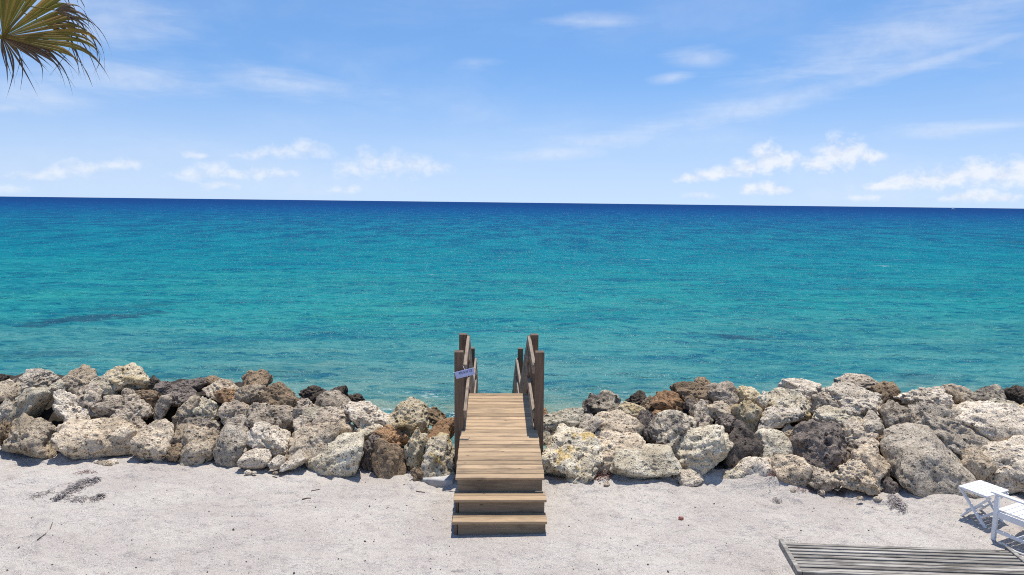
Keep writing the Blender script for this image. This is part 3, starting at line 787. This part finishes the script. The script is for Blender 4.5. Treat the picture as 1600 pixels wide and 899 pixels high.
zs = sand_z(tab.location.x, tab.location.y)
for s, o_ in ((.10, 0), (.90, 0)):
    m1 = MB(); xbar(m1, tp(.97, s, HT-.05), tp(.03, s, zs-.02), .026, .042, e2); m1.build('leg', M['white'], tab)
    m2 = MB(); xbar(m2, tp(.03, s+.085, HT-.05), tp(.97, s+.085, zs-.02), .026, .042, e2); m2.build('leg', M['white'], tab)
MB().bar(tp(.22, .1, .13), tp(.22, .9, .13), .02, .035).build('stretcher', M['white'], tab)
MB().bar(tp(.78, .185, .13), tp(.78, .985, .13), .02, .035).build('stretcher', M['white'], tab)

gz = at(1552, 843, 0)
ch = empty('garden_chair', (gz.x, gz.y, 0), 'white wooden garden armchair beside the folding table at the right edge', 'chair')
d1 = -e1; d2 = e2                                     # d1 towards the back of the chair, d2 across
CW, CD, AH, SH = .78, .60, .60, .40
rc = Matrix((d1, d2, Vector((0, 0, 1)))).transposed()
def cp(a, b_, z): return d1*a+d2*b_+Vector((0, 0, z))
for bb in (0, CW):
    MB().box(cp(.0, bb, AH/2-.03), (.05, .045, AH+.04), rc, .004).build('front_leg', M['white'], ch)
    MB().bar(cp(CD, bb, -.03), cp(CD+.12, bb, .98), .045, .05, d1).build('back_leg', M['white'], ch)
    MB().box(cp(CD/2+.01, bb, AH+.022), (CD+.16, .07, .024), rc, .005).build('armrest', M['white'], ch)
    MB().box(cp(CD/2, bb, SH-.05), (CD-.05, .026, .075), rc, .003).build('seat_rail', M['white'], ch)
    MB().box(cp(CD/2, bb, .13), (CD-.05, .024, .045), rc, .003).build('stretcher', M['white'], ch)
MB().box(cp(.0, CW/2, SH-.05), (.026, CW-.05, .07), rc, .003).build('front_rail', M['white'], ch)
MB().box(cp(CD*.45, CW/2, .135), (.03, CW-.03, .03), rc, .003).build('cross_stretcher', M['white'], ch)
mb = MB()
for i in range(7): mb.box(cp(.03+i*.078, CW/2, SH-.0), (.07, CW-.06, .018), rc, .003)
mb.build('seat', M['white'], ch)
mb = MB()
for i in range(6): mb.bar(cp(CD+.045, .06+i*.088, SH+.02), cp(CD+.115, .06+i*.088, .96), .06, .016, d1)
mb.bar(cp(CD+.115, 0, .955), cp(CD+.115, CW, .955), .03, .07); mb.build('backrest', M['white'], ch)

BH = .43
bA, bB, bC = at(1221, 846.5, BH), at(1576, 858.5, BH), at(1247, 891, BH)
u = (bB-bA); u.z = 0; lu = u.length; u.normalize()
v_ = Vector((u.y, -u.x, 0))
if v_.dot(bC-bA) < 0: v_ = -v_
sk = (bC-bA).dot(u); lv = (bC-bA).dot(v_)
bench = empty('slatted_bench', (*(bA+u*lu/2+v_*lv/2).xy, 0), 'long low weathered grey slatted bench in the lower right corner', 'bench')
wv = (v_*lv+u*sk).normalized(); lw = math.hypot(lv, sk)
def bp(a, b_, z): return u*(a-lu/2)+v_*(b_-lv/2)+u*(sk*(b_/lv-.5)+sk/2)+Vector((0, 0, z))
rb = random.Random(9)
mb = MB(); ns = 9; sw = lv/ns
def slat(a0, a1, i, w, z):
    q0, q1 = bp(a0, (i+.5)*sw, z), bp(a1, (i+.5)*sw, z+rb.uniform(-.004, .004)); mb.bar(q0, q1, w, .022, bev=.003)
for i in range(ns):
    z = BH-.012+rb.uniform(-.004, .003)
    slat(.03, lu-.02, i, sw*rb.uniform(.60, .80), z)
mb.build('slats', M['greywood'], bench)
for a in (0., lu):
    MB().bar(bp(a, -.03, BH-.022), bp(a, lv+.06, BH-.022), .045, .085).build('end_board', M['greywood'], bench)
MB().bar(bp(.03, lv+.035, BH-.05), bp(lu-.03, lv+.035, BH-.05), .03, .12).build('front_rail', M['greywood'], bench)
MB().bar(bp(.03, -.012, BH-.07), bp(lu-.03, -.012, BH-.07), .025, .08).build('back_rail', M['greywood'], bench)
for k in (.3, .68): MB().bar(bp(lu*k, 0, BH-.047), bp(lu*k, lv, BH-.047), .05, .045).build('bearer', M['greywood'], bench)
for (a, b_) in ((.4, .06), (.4, lv-.03), (lu-.4, .06), (lu-.4, lv-.03)):
    MB().box(bp(a, b_, BH/2-.07), (.06, .06, BH-.02)).build('leg', M['greywood'], bench)

# pale cord trailing on the sand by the chair foot
pts = [(1560, 849), (1568, 851), (1577, 858), (1588, 864), (1602, 869), (1625, 874)]
mb = MB(); mb.tube([at(px, py, .02)+Vector((0, 0, .012)) for px, py in pts], .013, 6)
props(mb.build('cord', M['cord'], None, True), 'thin pale cord lying on the sand below the white chair', 'cord')

# ------------------------------------------------------------------ debris on the sand
def on_sand(px, py):
    q = at(px, py, 0); 
    for _ in range(3): q = at(px, py, sand_z(q.x, q.y))
    return q
def wrack(poly, n, label, seed, size=.02, mat='weed', name='seaweed_clump', cat='seaweed', group=None, hgt=.06):
    rr = random.Random(seed); mb = MB()
    o = on_sand(sum(p_[0] for p_ in poly)/len(poly), sum(p_[1] for p_ in poly)/len(poly))
    for _ in range(n):
        k = rr.randrange(len(poly)-1); t = rr.random()
        a, b_ = poly[k], poly[k+1]
        wd = a[2]+(b_[2]-a[2])*t
        g_ = rr.gauss(0, .42)
        q = on_sand(a[0]+(b_[0]-a[0])*t+rr.gauss(0, 3), a[1]+(b_[1]-a[1])*t+g_*wd)
        c = q-o+Vector((0, 0, rr.uniform(-.004, hgt)*max(0, 1-abs(g_))))
        an = rr.uniform(0, 6.28); L = size*rr.uniform(.4, 1.5)
        d = Vector((math.cos(an), math.sin(an), rr.uniform(-.3, .3)))*L
        mb.bar(c-d, c+d, size*.3*rr.uniform(.4, 1.2), size*.22, bev=0)
    return props(mb.build(name, M[mat], None, False, None), label, cat, group), o
def place(res): res[0].location = res[1]
place(wrack([(86, 782, 3), (110, 768, 10), (130, 757, 9), (154, 750, 3)], 900, 'long dark patch of dried seaweed on the sand at the left', 1, .022))
place(wrack([(112, 783, 4), (124, 781, 6), (138, 780, 3)], 130, 'smaller grey seaweed scrap just below the long dark patch', 2, .018))
place(wrack([(144, 783, 6), (152, 779, 5), (162, 776, 2)], 320, 'small dark seaweed tuft right of the grey scrap', 3, .018))
place(wrack([(50, 778, 3), (65, 774, 4), (82, 769, 2)], 90, 'thin sparse seaweed scrap left of the long dark patch', 4, .018))
place(wrack([(1392, 778, 5), (1402, 787, 9), (1412, 796, 6)], 620, 'dark tangle of weed on the sand below the largest flat pale boulder', 5, .022))
place(wrack([(1210, 783, 4), (1220, 785, 4)], 50, 'little dark weed curl on the sand below the boulders right of centre', 6, .02))
place(wrack([(925, 746, 7), (940, 744, 8), (956, 744, 6)], 190, 'reddish dry leaves in the gap under the cream slab boulder', 7, .022, 'redleaf', 'leaf_litter', 'leaves', None, .10))
place(wrack([(1202, 742, 5), (1210, 738, 6), (1216, 744, 5)], 110, 'reddish leaf litter between the half-buried grey boulder and tan boulder', 8, .02, 'redleaf', 'leaf_litter', 'leaves', None, .12))
place(wrack([(1054, 748, 5), (1064, 744, 4)], 60, 'small reddish leaf litter at the foot of the cream block boulder', 9, .018, 'redleaf', 'leaf_litter', 'leaves', None, .10))
place(wrack([(120, 742, 3), (136, 738, 4), (148, 739, 3)], 70, 'small brown and reddish litter below the broad tan boulder at left', 10, .017, 'redleaf', 'leaf_litter', 'leaves', None, .04))
place(wrack([(1240, 765, 4), (1275, 768, 4), (1320, 772, 4)], 170, 'reddish brown litter line along the foot of the boulders right of centre', 12, .016, 'redleaf', 'leaf_litter', 'leaves', None, .05))
def twig(pts, r, label, name='twig'):
    q = [on_sand(*p_)+Vector((0, 0, .006)) for p_ in pts]; o = q[0]
    mb = MB(); mb.tube([a-o for a in q], [r*(1-.6*i/len(q)) for i in range(len(q))], 5)
    ob = mb.build(name, M['twig'], None, True); ob.location = o
    props(ob, label, 'twig')
twig([(58, 845), (70, 836), (78, 828), (82, 817)], .008, 'thin curved brown twig on the sand at far left')
twig([(472, 781), (480, 779), (486, 779)], .011, 'short dark twig on the sand left of the steps')
twig([(650, 768), (664, 770)], .007, 'thin short twig on the sand close to the concrete edging')
twig([(486, 768), (500, 765)], .007, 'thin pale brown twig on the sand below the cream boulder')
q = on_sand(1064, 812); mb = MB()
mb.box((0, 0, .018), (.07, .05, .04), Euler((.3, .2, .5)).to_matrix(), .012)
bmesh.ops.subdivide_edges(mb.bm, edges=mb.bm.edges[:], cuts=1)
for v in mb.bm.verts: v.co += Vector([random.uniform(-.005, .005) for _ in range(3)])
ob = mb.build('brick_fragment', simple('red_brick', (.32, .12, .09), .9, .3, 40.)); ob.location = q
props(ob, 'small reddish brick fragment alone on the sand right of the steps', 'brick fragment')
# scattered shell and pebble crumbs
rr = random.Random(21); mb = MB()
for _ in range(1100):
    px, py = rr.uniform(-60, 1660), rr.uniform(752, 960)
    q = on_sand(px, py)
    if abs(q.x-BX) < .75 and q.y > 8.2: continue
    if q.y > float(base_y(q.x)): continue
    s = .0042*math.exp(rr.gauss(0, .6))
    M4 = Matrix.Translation(q+Vector((0, 0, s*.2)))@Euler((rr.uniform(0, 3), rr.uniform(0, 3), rr.uniform(0, 3))).to_matrix().to_4x4()@Matrix.Diagonal((s*1.5, s, s*.7, 1))
    bmesh.ops.create_icosphere(mb.bm, subdivisions=1, radius=1, matrix=M4)
props(mb.build('pebbles', M['dot']), 'tiny dark shells and pebbles strewn over the sand', 'pebbles', None, 'stuff')

# ------------------------------------------------------------------ palm at the left edge
palm = empty('palm_tree', (-5.9, 4.4, 0), 'fan palm whose drooping leaf tips hang into the upper left corner', 'palm')
Z0 = 5.55
mb = MB(); mb.tube([(0, 0, -.3), (.02, .02, 1.2), (.08, .05, 2.8), (.1, .06, 4.2), (.12, .08, Z0-.3)], [.2, .16, .15, .145, .16], 14)
mb.build('trunk', M['trunk'], palm, True)
def fan(hub, normal, axis, n, span, length, mat, seed, droop=.9, split=.5, blade_w=1., tipdark=(.6, .9), name='frond', wabs=None):
    """palmate leaf: folded segments joined near the hub, free and drooping beyond"""
    rr = random.Random(seed); bm = bmesh.new(); tip = bm.verts.layers.float.new('tip')
    N = Vector(normal).normalized(); A = Vector(axis).normalized(); A = (A-N*A.dot(N)).normalized(); S = N.cross(A)
    for i in range(n):
        if n > 25 and rr.random() < .10: continue
        th = (i/(n-1)-.5)*span + rr.gauss(0, .015)
        L = length*(1-.28*abs(i/(n-1)-.5)*2)*rr.uniform(.82, 1.08)
        d0 = A*math.cos(th)+S*math.sin(th); sd = N.cross(d0).normalized()
        dl = R(360)*0+span/(n-1)
        nseg = 16; pos = Vector(hub); d = d0.copy(); prev = None
        dr = droop*rr.uniform(.5, 1.5); tw = rr.uniform(-2.2, 2.2); drift = Vector((rr.gauss(0, .5), rr.gauss(0, .5), 0))*.75
        for k in range(nseg+1):
            s = k/nseg
            if s <= split: w = max(.004, 2*math.tan(dl/2)*(s*L)*1.02*blade_w)/2
            else:
                w0 = 2*math.tan(dl/2)*(split*L)/2
                w = w0*max(.04, (1-((s-split)/(1-split))**1.3))*blade_w
            if wabs: w = wabs*min(1., .12+s*2.6)*max(.05, 1-s**2.2)
            q = sd.copy()
            if s > split: q = (Quaternion(d, tw*(s-split)/(1-split)) @ sd)
            fold = N*(w*.75)
            vs = [bm.verts.new(pos-q*w), bm.verts.new(pos+fold), bm.verts.new(pos+q*w)]
            tv = min(1., max(0., (s-tipdark[0])/(tipdark[1]-tipdark[0])))
            for v in vs: v[tip] = tv
            if prev:
                bm.faces.new((prev[0], prev[1], vs[1], vs[0])); bm.faces.new((prev[1], prev[2], vs[2], vs[1]))
            prev = vs
            if s > split*.8:
                g_ = dr*(s-split*.8)**1.1*.9
                d = (d+(Vector((0, 0, -1))+drift)*g_*.45).normalized()
            pos = pos+d*(L/nseg)
    me = bpy.data.meshes.new(name); bm.to_mesh(me); bm.free()
    o = link_mesh(name, me, M[mat], palm)
    return o
def petiole(a, b_, parent, r=.02):
    mid_ = (Vector(a)+Vector(b_))/2+Vector((0, 0, .12))
    mb = MB(); mb.tube([a, mid_, b_], [r*1.3, r, r*.8], 6); return mb.build('petiole', M['frond'], parent, True)
po = Vector(palm.location); crown = Vector((.12, .08, Z0-.35))
hubw = at_depth(4, 58, 4.9); hub = hubw-po
toC = -(ray(6, 56)).normalized()
UP = Vector((0, 0, 1))
f1 = fan(hub, toC+Vector((.1, 0, .5)), _R*.70+_U*.72, 30, R(104), 1.0, 'frond', 3, 4.2, .52, 1.25, (.55, .85))
petiole(crown, hub, f1)
def strands(px, py, dep, axis, n, span, L, seed, drp, wabs, spl=.1, t=(.1, .6)):
    h_ = at_depth(px, py, dep)-po
    return fan(h_, toC+Vector((.1, 0, .2)), axis, n, R(span), L, 'deadfrond', seed, drp, spl, 1., t, wabs=wabs)
f2 = strands(2, 58, 4.93, _R*.96-_U*.12, 13, 46, .66, 8, 2.4, .012, .35, (.15, .7)); petiole(crown, at_depth(2, 58, 4.93)-po, f2)
f3 = strands(66, 34, 5.12, _R*.95+_U*.1, 15, 80, .70, 15, 3.4, .009); petiole(at_depth(4, 58, 4.9)-po, at_depth(66, 34, 5.12)-po, f3, .006)
f4 = strands(2, 56, 5.0, _R*.62-_U*.72, 11, 70, .46, 22, 2.4, .008); petiole(crown, at_depth(2, 56, 5.0)-po, f4, .012)
f5 = strands(86, 16, 5.12, _R*1.0+_U*.15, 9, 60, .52, 31, 3.6, .010); petiole(at_depth(4, 58, 4.9)-po, at_depth(86, 16, 5.12)-po, f5, .006)
rr = random.Random(5)
for k, (az, el) in enumerate(((100, 20), (160, 35), (215, 15), (260, 30), (305, 10), (60, 55), (190, 60), (330, 45))):
    dd = Vector((math.cos(R(az))*math.cos(R(el)), math.sin(R(az))*math.cos(R(el)), math.sin(R(el))))
    h_ = crown+dd*1.0
    if (po+h_).x > -4.6: continue
    f_ = fan(h_, Vector((-dd.x*.5, -dd.y*.5, .9)), dd, 26, R(190), .85, 'frond' if k % 3 else 'deadfrond', 30+k, .9, .5)
    petiole(crown, h_, f_)

# ------------------------------------------------------------------ far motorboat
bo = at(1489, 326, SEA); bo = CAM+(bo-CAM)*1.0
dirb = ray(1489, 326.2); hor = Vector((dirb.x, dirb.y, 0)).normalized()*2600
boat = empty('motorboat', (hor.x, hor.y, SEA), 'tiny white motorboat far out on the horizon at the right', 'boat')
bm = bmesh.new()
st = [(-6, 1.5, .1), (-2, 1.7, .1), (3, 1.4, .2), (6.5, .1, .6)]
rows = [[bm.verts.new((x_, -w_, 1.5+b_)), bm.verts.new((x_, -w_*.6, -.4)), bm.verts.new((x_, w_*.6, -.4)), bm.verts.new((x_, w_, 1.5+b_))] for x_, w_, b_ in st]
for i in range(3):
    for k in range(3): bm.faces.new((rows[i][k], rows[i][k+1], rows[i+1][k+1], rows[i+1][k]))
    bm.faces.new((rows[i][3], rows[i][0], rows[i+1][0], rows[i+1][3]))
bm.faces.new(rows[0]); bm.faces.new(rows[-1][::-1])
bmesh.ops.recalc_face_normals(bm, faces=bm.faces)
me = bpy.data.meshes.new('hull'); bm.to_mesh(me); bm.free(); link_mesh('hull', me, M['boat'], boat)
MB().box((-.5, 0, 2.4), (3.6, 2.2, 1.6), None, .2).build('cabin', M['boat'], boat)

# ------------------------------------------------------------------ sun, sky
SUNV = Vector((.077, .23, 1.0)).normalized()
sd_ = bpy.data.lights.new('sun', 'SUN'); sd_.energy = 5.0; sd_.angle = R(.53); sd_.color = (1, .945, .855)
so = bpy.data.objects.new('sun', sd_); COL.objects.link(so); so.rotation_euler = SUNV.to_track_quat('Z', 'Y').to_euler(); so.location = (0, 0, 30)
w = bpy.data.worlds.new('World'); scene.world = w; w.use_nodes = True
b = NB(w.node_tree)
tc = b.n('ShaderNodeTexCoord'); dirv = tc.outputs['Generated']
sv = b.n('ShaderNodeSeparateXYZ', i_0=dirv)
lift = b.m('MULTIPLY_ADD', b.m('MAXIMUM', sv.outputs[2], 0.), .86, .13)
sky = b.n('ShaderNodeTexSky', sky_type='NISHITA', sun_disc=False)
b.set(sky.inputs[0], b.vm('NORMALIZE', b.n('ShaderNodeCombineXYZ', i_0=sv.outputs[0], i_1=sv.outputs[1], i_2=lift).outputs[0]))
sky.sun_elevation = math.asin(SUNV.z); sky.sun_rotation = math.atan2(SUNV.x, SUNV.y)
sky.air_density = 1.0; sky.dust_density = .3; sky.ozone_density = 2.0; sky.altitude = 0
sp = b.n('ShaderNodeSeparateXYZ', i_0=dirv)
az = b.m('ARCTAN2', sp.outputs[0], sp.outputs[1]); el = b.m('ARCSINE', sp.outputs[2])
AE = b.n('ShaderNodeCombineXYZ', i_0=az, i_1=el, i_2=0.).outputs[0]
def azel(px, py):
    r = ray(px, py).normalized(); return math.atan2(r.x, r.y), math.asin(r.z)
def blob(px, py, rx, ry, an=0.):
    a, e = azel(px, py)
    q = b.vm('SUBTRACT', AE, (a, e, 0)); q = b.map(q, rot=(0, 0, -R(an))) if an else q
    q = b.map(q, scale=(FPX/rx, FPX/ry, 0))
    L = b.n('ShaderNodeVectorMath', operation='LENGTH', i_0=q).outputs['Value']
    return b.m('SUBTRACT', 1., L)
def blobs(lst):
    o = None
    for a in lst:
        x_ = blob(*a); o = x_ if o is None else b.m('MAXIMUM', o, x_)
    return o
def cloud(x0, x1, yb, prof, seed):
    """lobes along a nearly flat base; prof = crown heights in order"""
    rr_ = random.Random(seed); out = []
    for i, h in enumerate(prof):
        t = (i+.5)/len(prof); x_ = x0+(x1-x0)*t
        yb_ = yb[0]+(yb[1]-yb[0])*t
        w_ = (x1-x0)/len(prof)*.95+4
        out.append((x_+rr_.uniform(-3, 3), yb_-h*.48, w_, h*.62+3))
    return out
hard_d = (cloud(1068, 1240, (284, 262), (8, 11, 15, 22, 42, 24), 1)+cloud(1262, 1372, (272, 248), (24, 46, 38, 16), 2)+cloud(1165, 1228, (302, 302), (12, 15, 11), 3)
          +cloud(1365, 1620, (297, 283), (10, 20, 24, 26, 34, 30, 28), 4)+cloud(1490, 1575, (312, 312), (10, 12, 8), 5))
soft_d = (cloud(525, 700, (277, 270), (22, 38, 36, 30, 16), 6)+cloud(385, 500, (248, 244), (12, 20, 24), 7)+cloud(282, 455, (280, 276), (14, 24, 14, 16, 10), 8)+cloud(325, 365, (294, 294), (11, 9), 9)
          +cloud(290, 322, (248, 248), (11, 9), 10)+cloud(35, 155, (281, 270), (9, 13, 20), 11)+cloud(168, 220, (265, 261), (10, 14), 12)+cloud(525, 558, (300, 300), (9, 8), 13)+cloud(-10, 30, (305, 305), (10, 9), 14)
          +cloud(1075, 1115, (309, 309), (7, 6), 15)+cloud(1325, 1375, (313, 313), (8, 8), 16))
AEw = b.vm('ADD', AE, b.vm('MULTIPLY', b.vm('SUBTRACT', b.n('ShaderNodeTexNoise', i_Vector=AE, i_Scale=34., i_Detail=5.).outputs[1], (.5, .5, .5)), (.02, .012, 0)))
cn = b.noise(b.map(AEw, scale=(1, 1.25, 1)), 46., 8, .62, .1)
_AE0 = AE; AE = AEw
nz = b.m('MULTIPLY', b.m('SUBTRACT', cn, .5), 2.0)
c1 = b.m('MULTIPLY', b.sm(b.m('ADD', blobs(hard_d), nz), -.08, .95), .74)
c2 = b.m('MULTIPLY', b.sm(b.m('ADD', blobs(soft_d), nz), -.15, 1.3), .60)
AE = _AE0
# high thin cirrus
sn = b.noise(b.map(AE, rot=(0, 0, R(-14)), scale=(1, 5.5, 1)), 7., 6, .6, .5)
ci = blobs([(1180, 168, 330, 24, 13), (1450, 98, 230, 13, 14), (1010, 205, 170, 24, 8), (1500, 202, 150, 14, 4), (190, 118, 150, 40, 4), (60, 150, 90, 30, 0), (470, 135, 200, 24, -6), (940, 34, 95, 18, 0), (1095, 92, 60, 18, 0), (1050, 122, 36, 12, 8), (740, 98, 50, 14, 0), (860, 240, 130, 14, 4), (150, 30, 160, 50, 0), (1420, 60, 260, 60, 12), (10, 168, 24, 8, 0)])
c3 = b.m('MULTIPLY', b.sm(b.m('ADD', ci, b.m('MULTIPLY', b.m('SUBTRACT', sn, .5), 2.0)), -.15, 1.3), .36)
veil = b.m('MULTIPLY', b.sm(b.noise(b.map(AE, rot=(0, 0, R(-10)), scale=(1, 3.2, 1)), 3.1, 5, .55, .3), .42, .75), .15)
cl = b.m('MAXIMUM', b.m('MAXIMUM', c1, c2), b.m('MAXIMUM', c3, veil))
cl = b.m('MULTIPLY', cl, b.sm(el, -.002, .012))
skyc = b.mix(1., sky.outputs[0], rgb(.80, 1.055, 1.28), 'MULTIPLY')
skyc = b.mix(b.sm(el, .20, -.02, 0., .62), skyc, rgb(6.1, 6.75, 7.9))
bg = b.n('ShaderNodeBackground'); bg.inputs[1].default_value = .122
b.set(bg.inputs[0], b.mix(cl, skyc, b.mix(b.sm(cn, .35, .6), rgb(6.7, 6.95, 7.6), rgb(7.9, 8.0, 8.25))))
wo = b.n('ShaderNodeOutputWorld'); b.t.links.new(bg.outputs[0], wo.inputs[0])

scene.view_settings.view_transform = 'Standard'; scene.view_settings.look = 'None'
scene.view_settings.exposure = 0; scene.view_settings.gamma = 1; scene.view_settings.use_curve_mapping = False
scene.render.engine = 'CYCLES'
scene.cycles.use_denoising = False
scene.cycles.sample_clamp_direct = 1.8
scene.cycles.sample_clamp_indirect = 3.0
scene.cycles.filter_width = 1.05
scene.cycles.max_bounces = 6
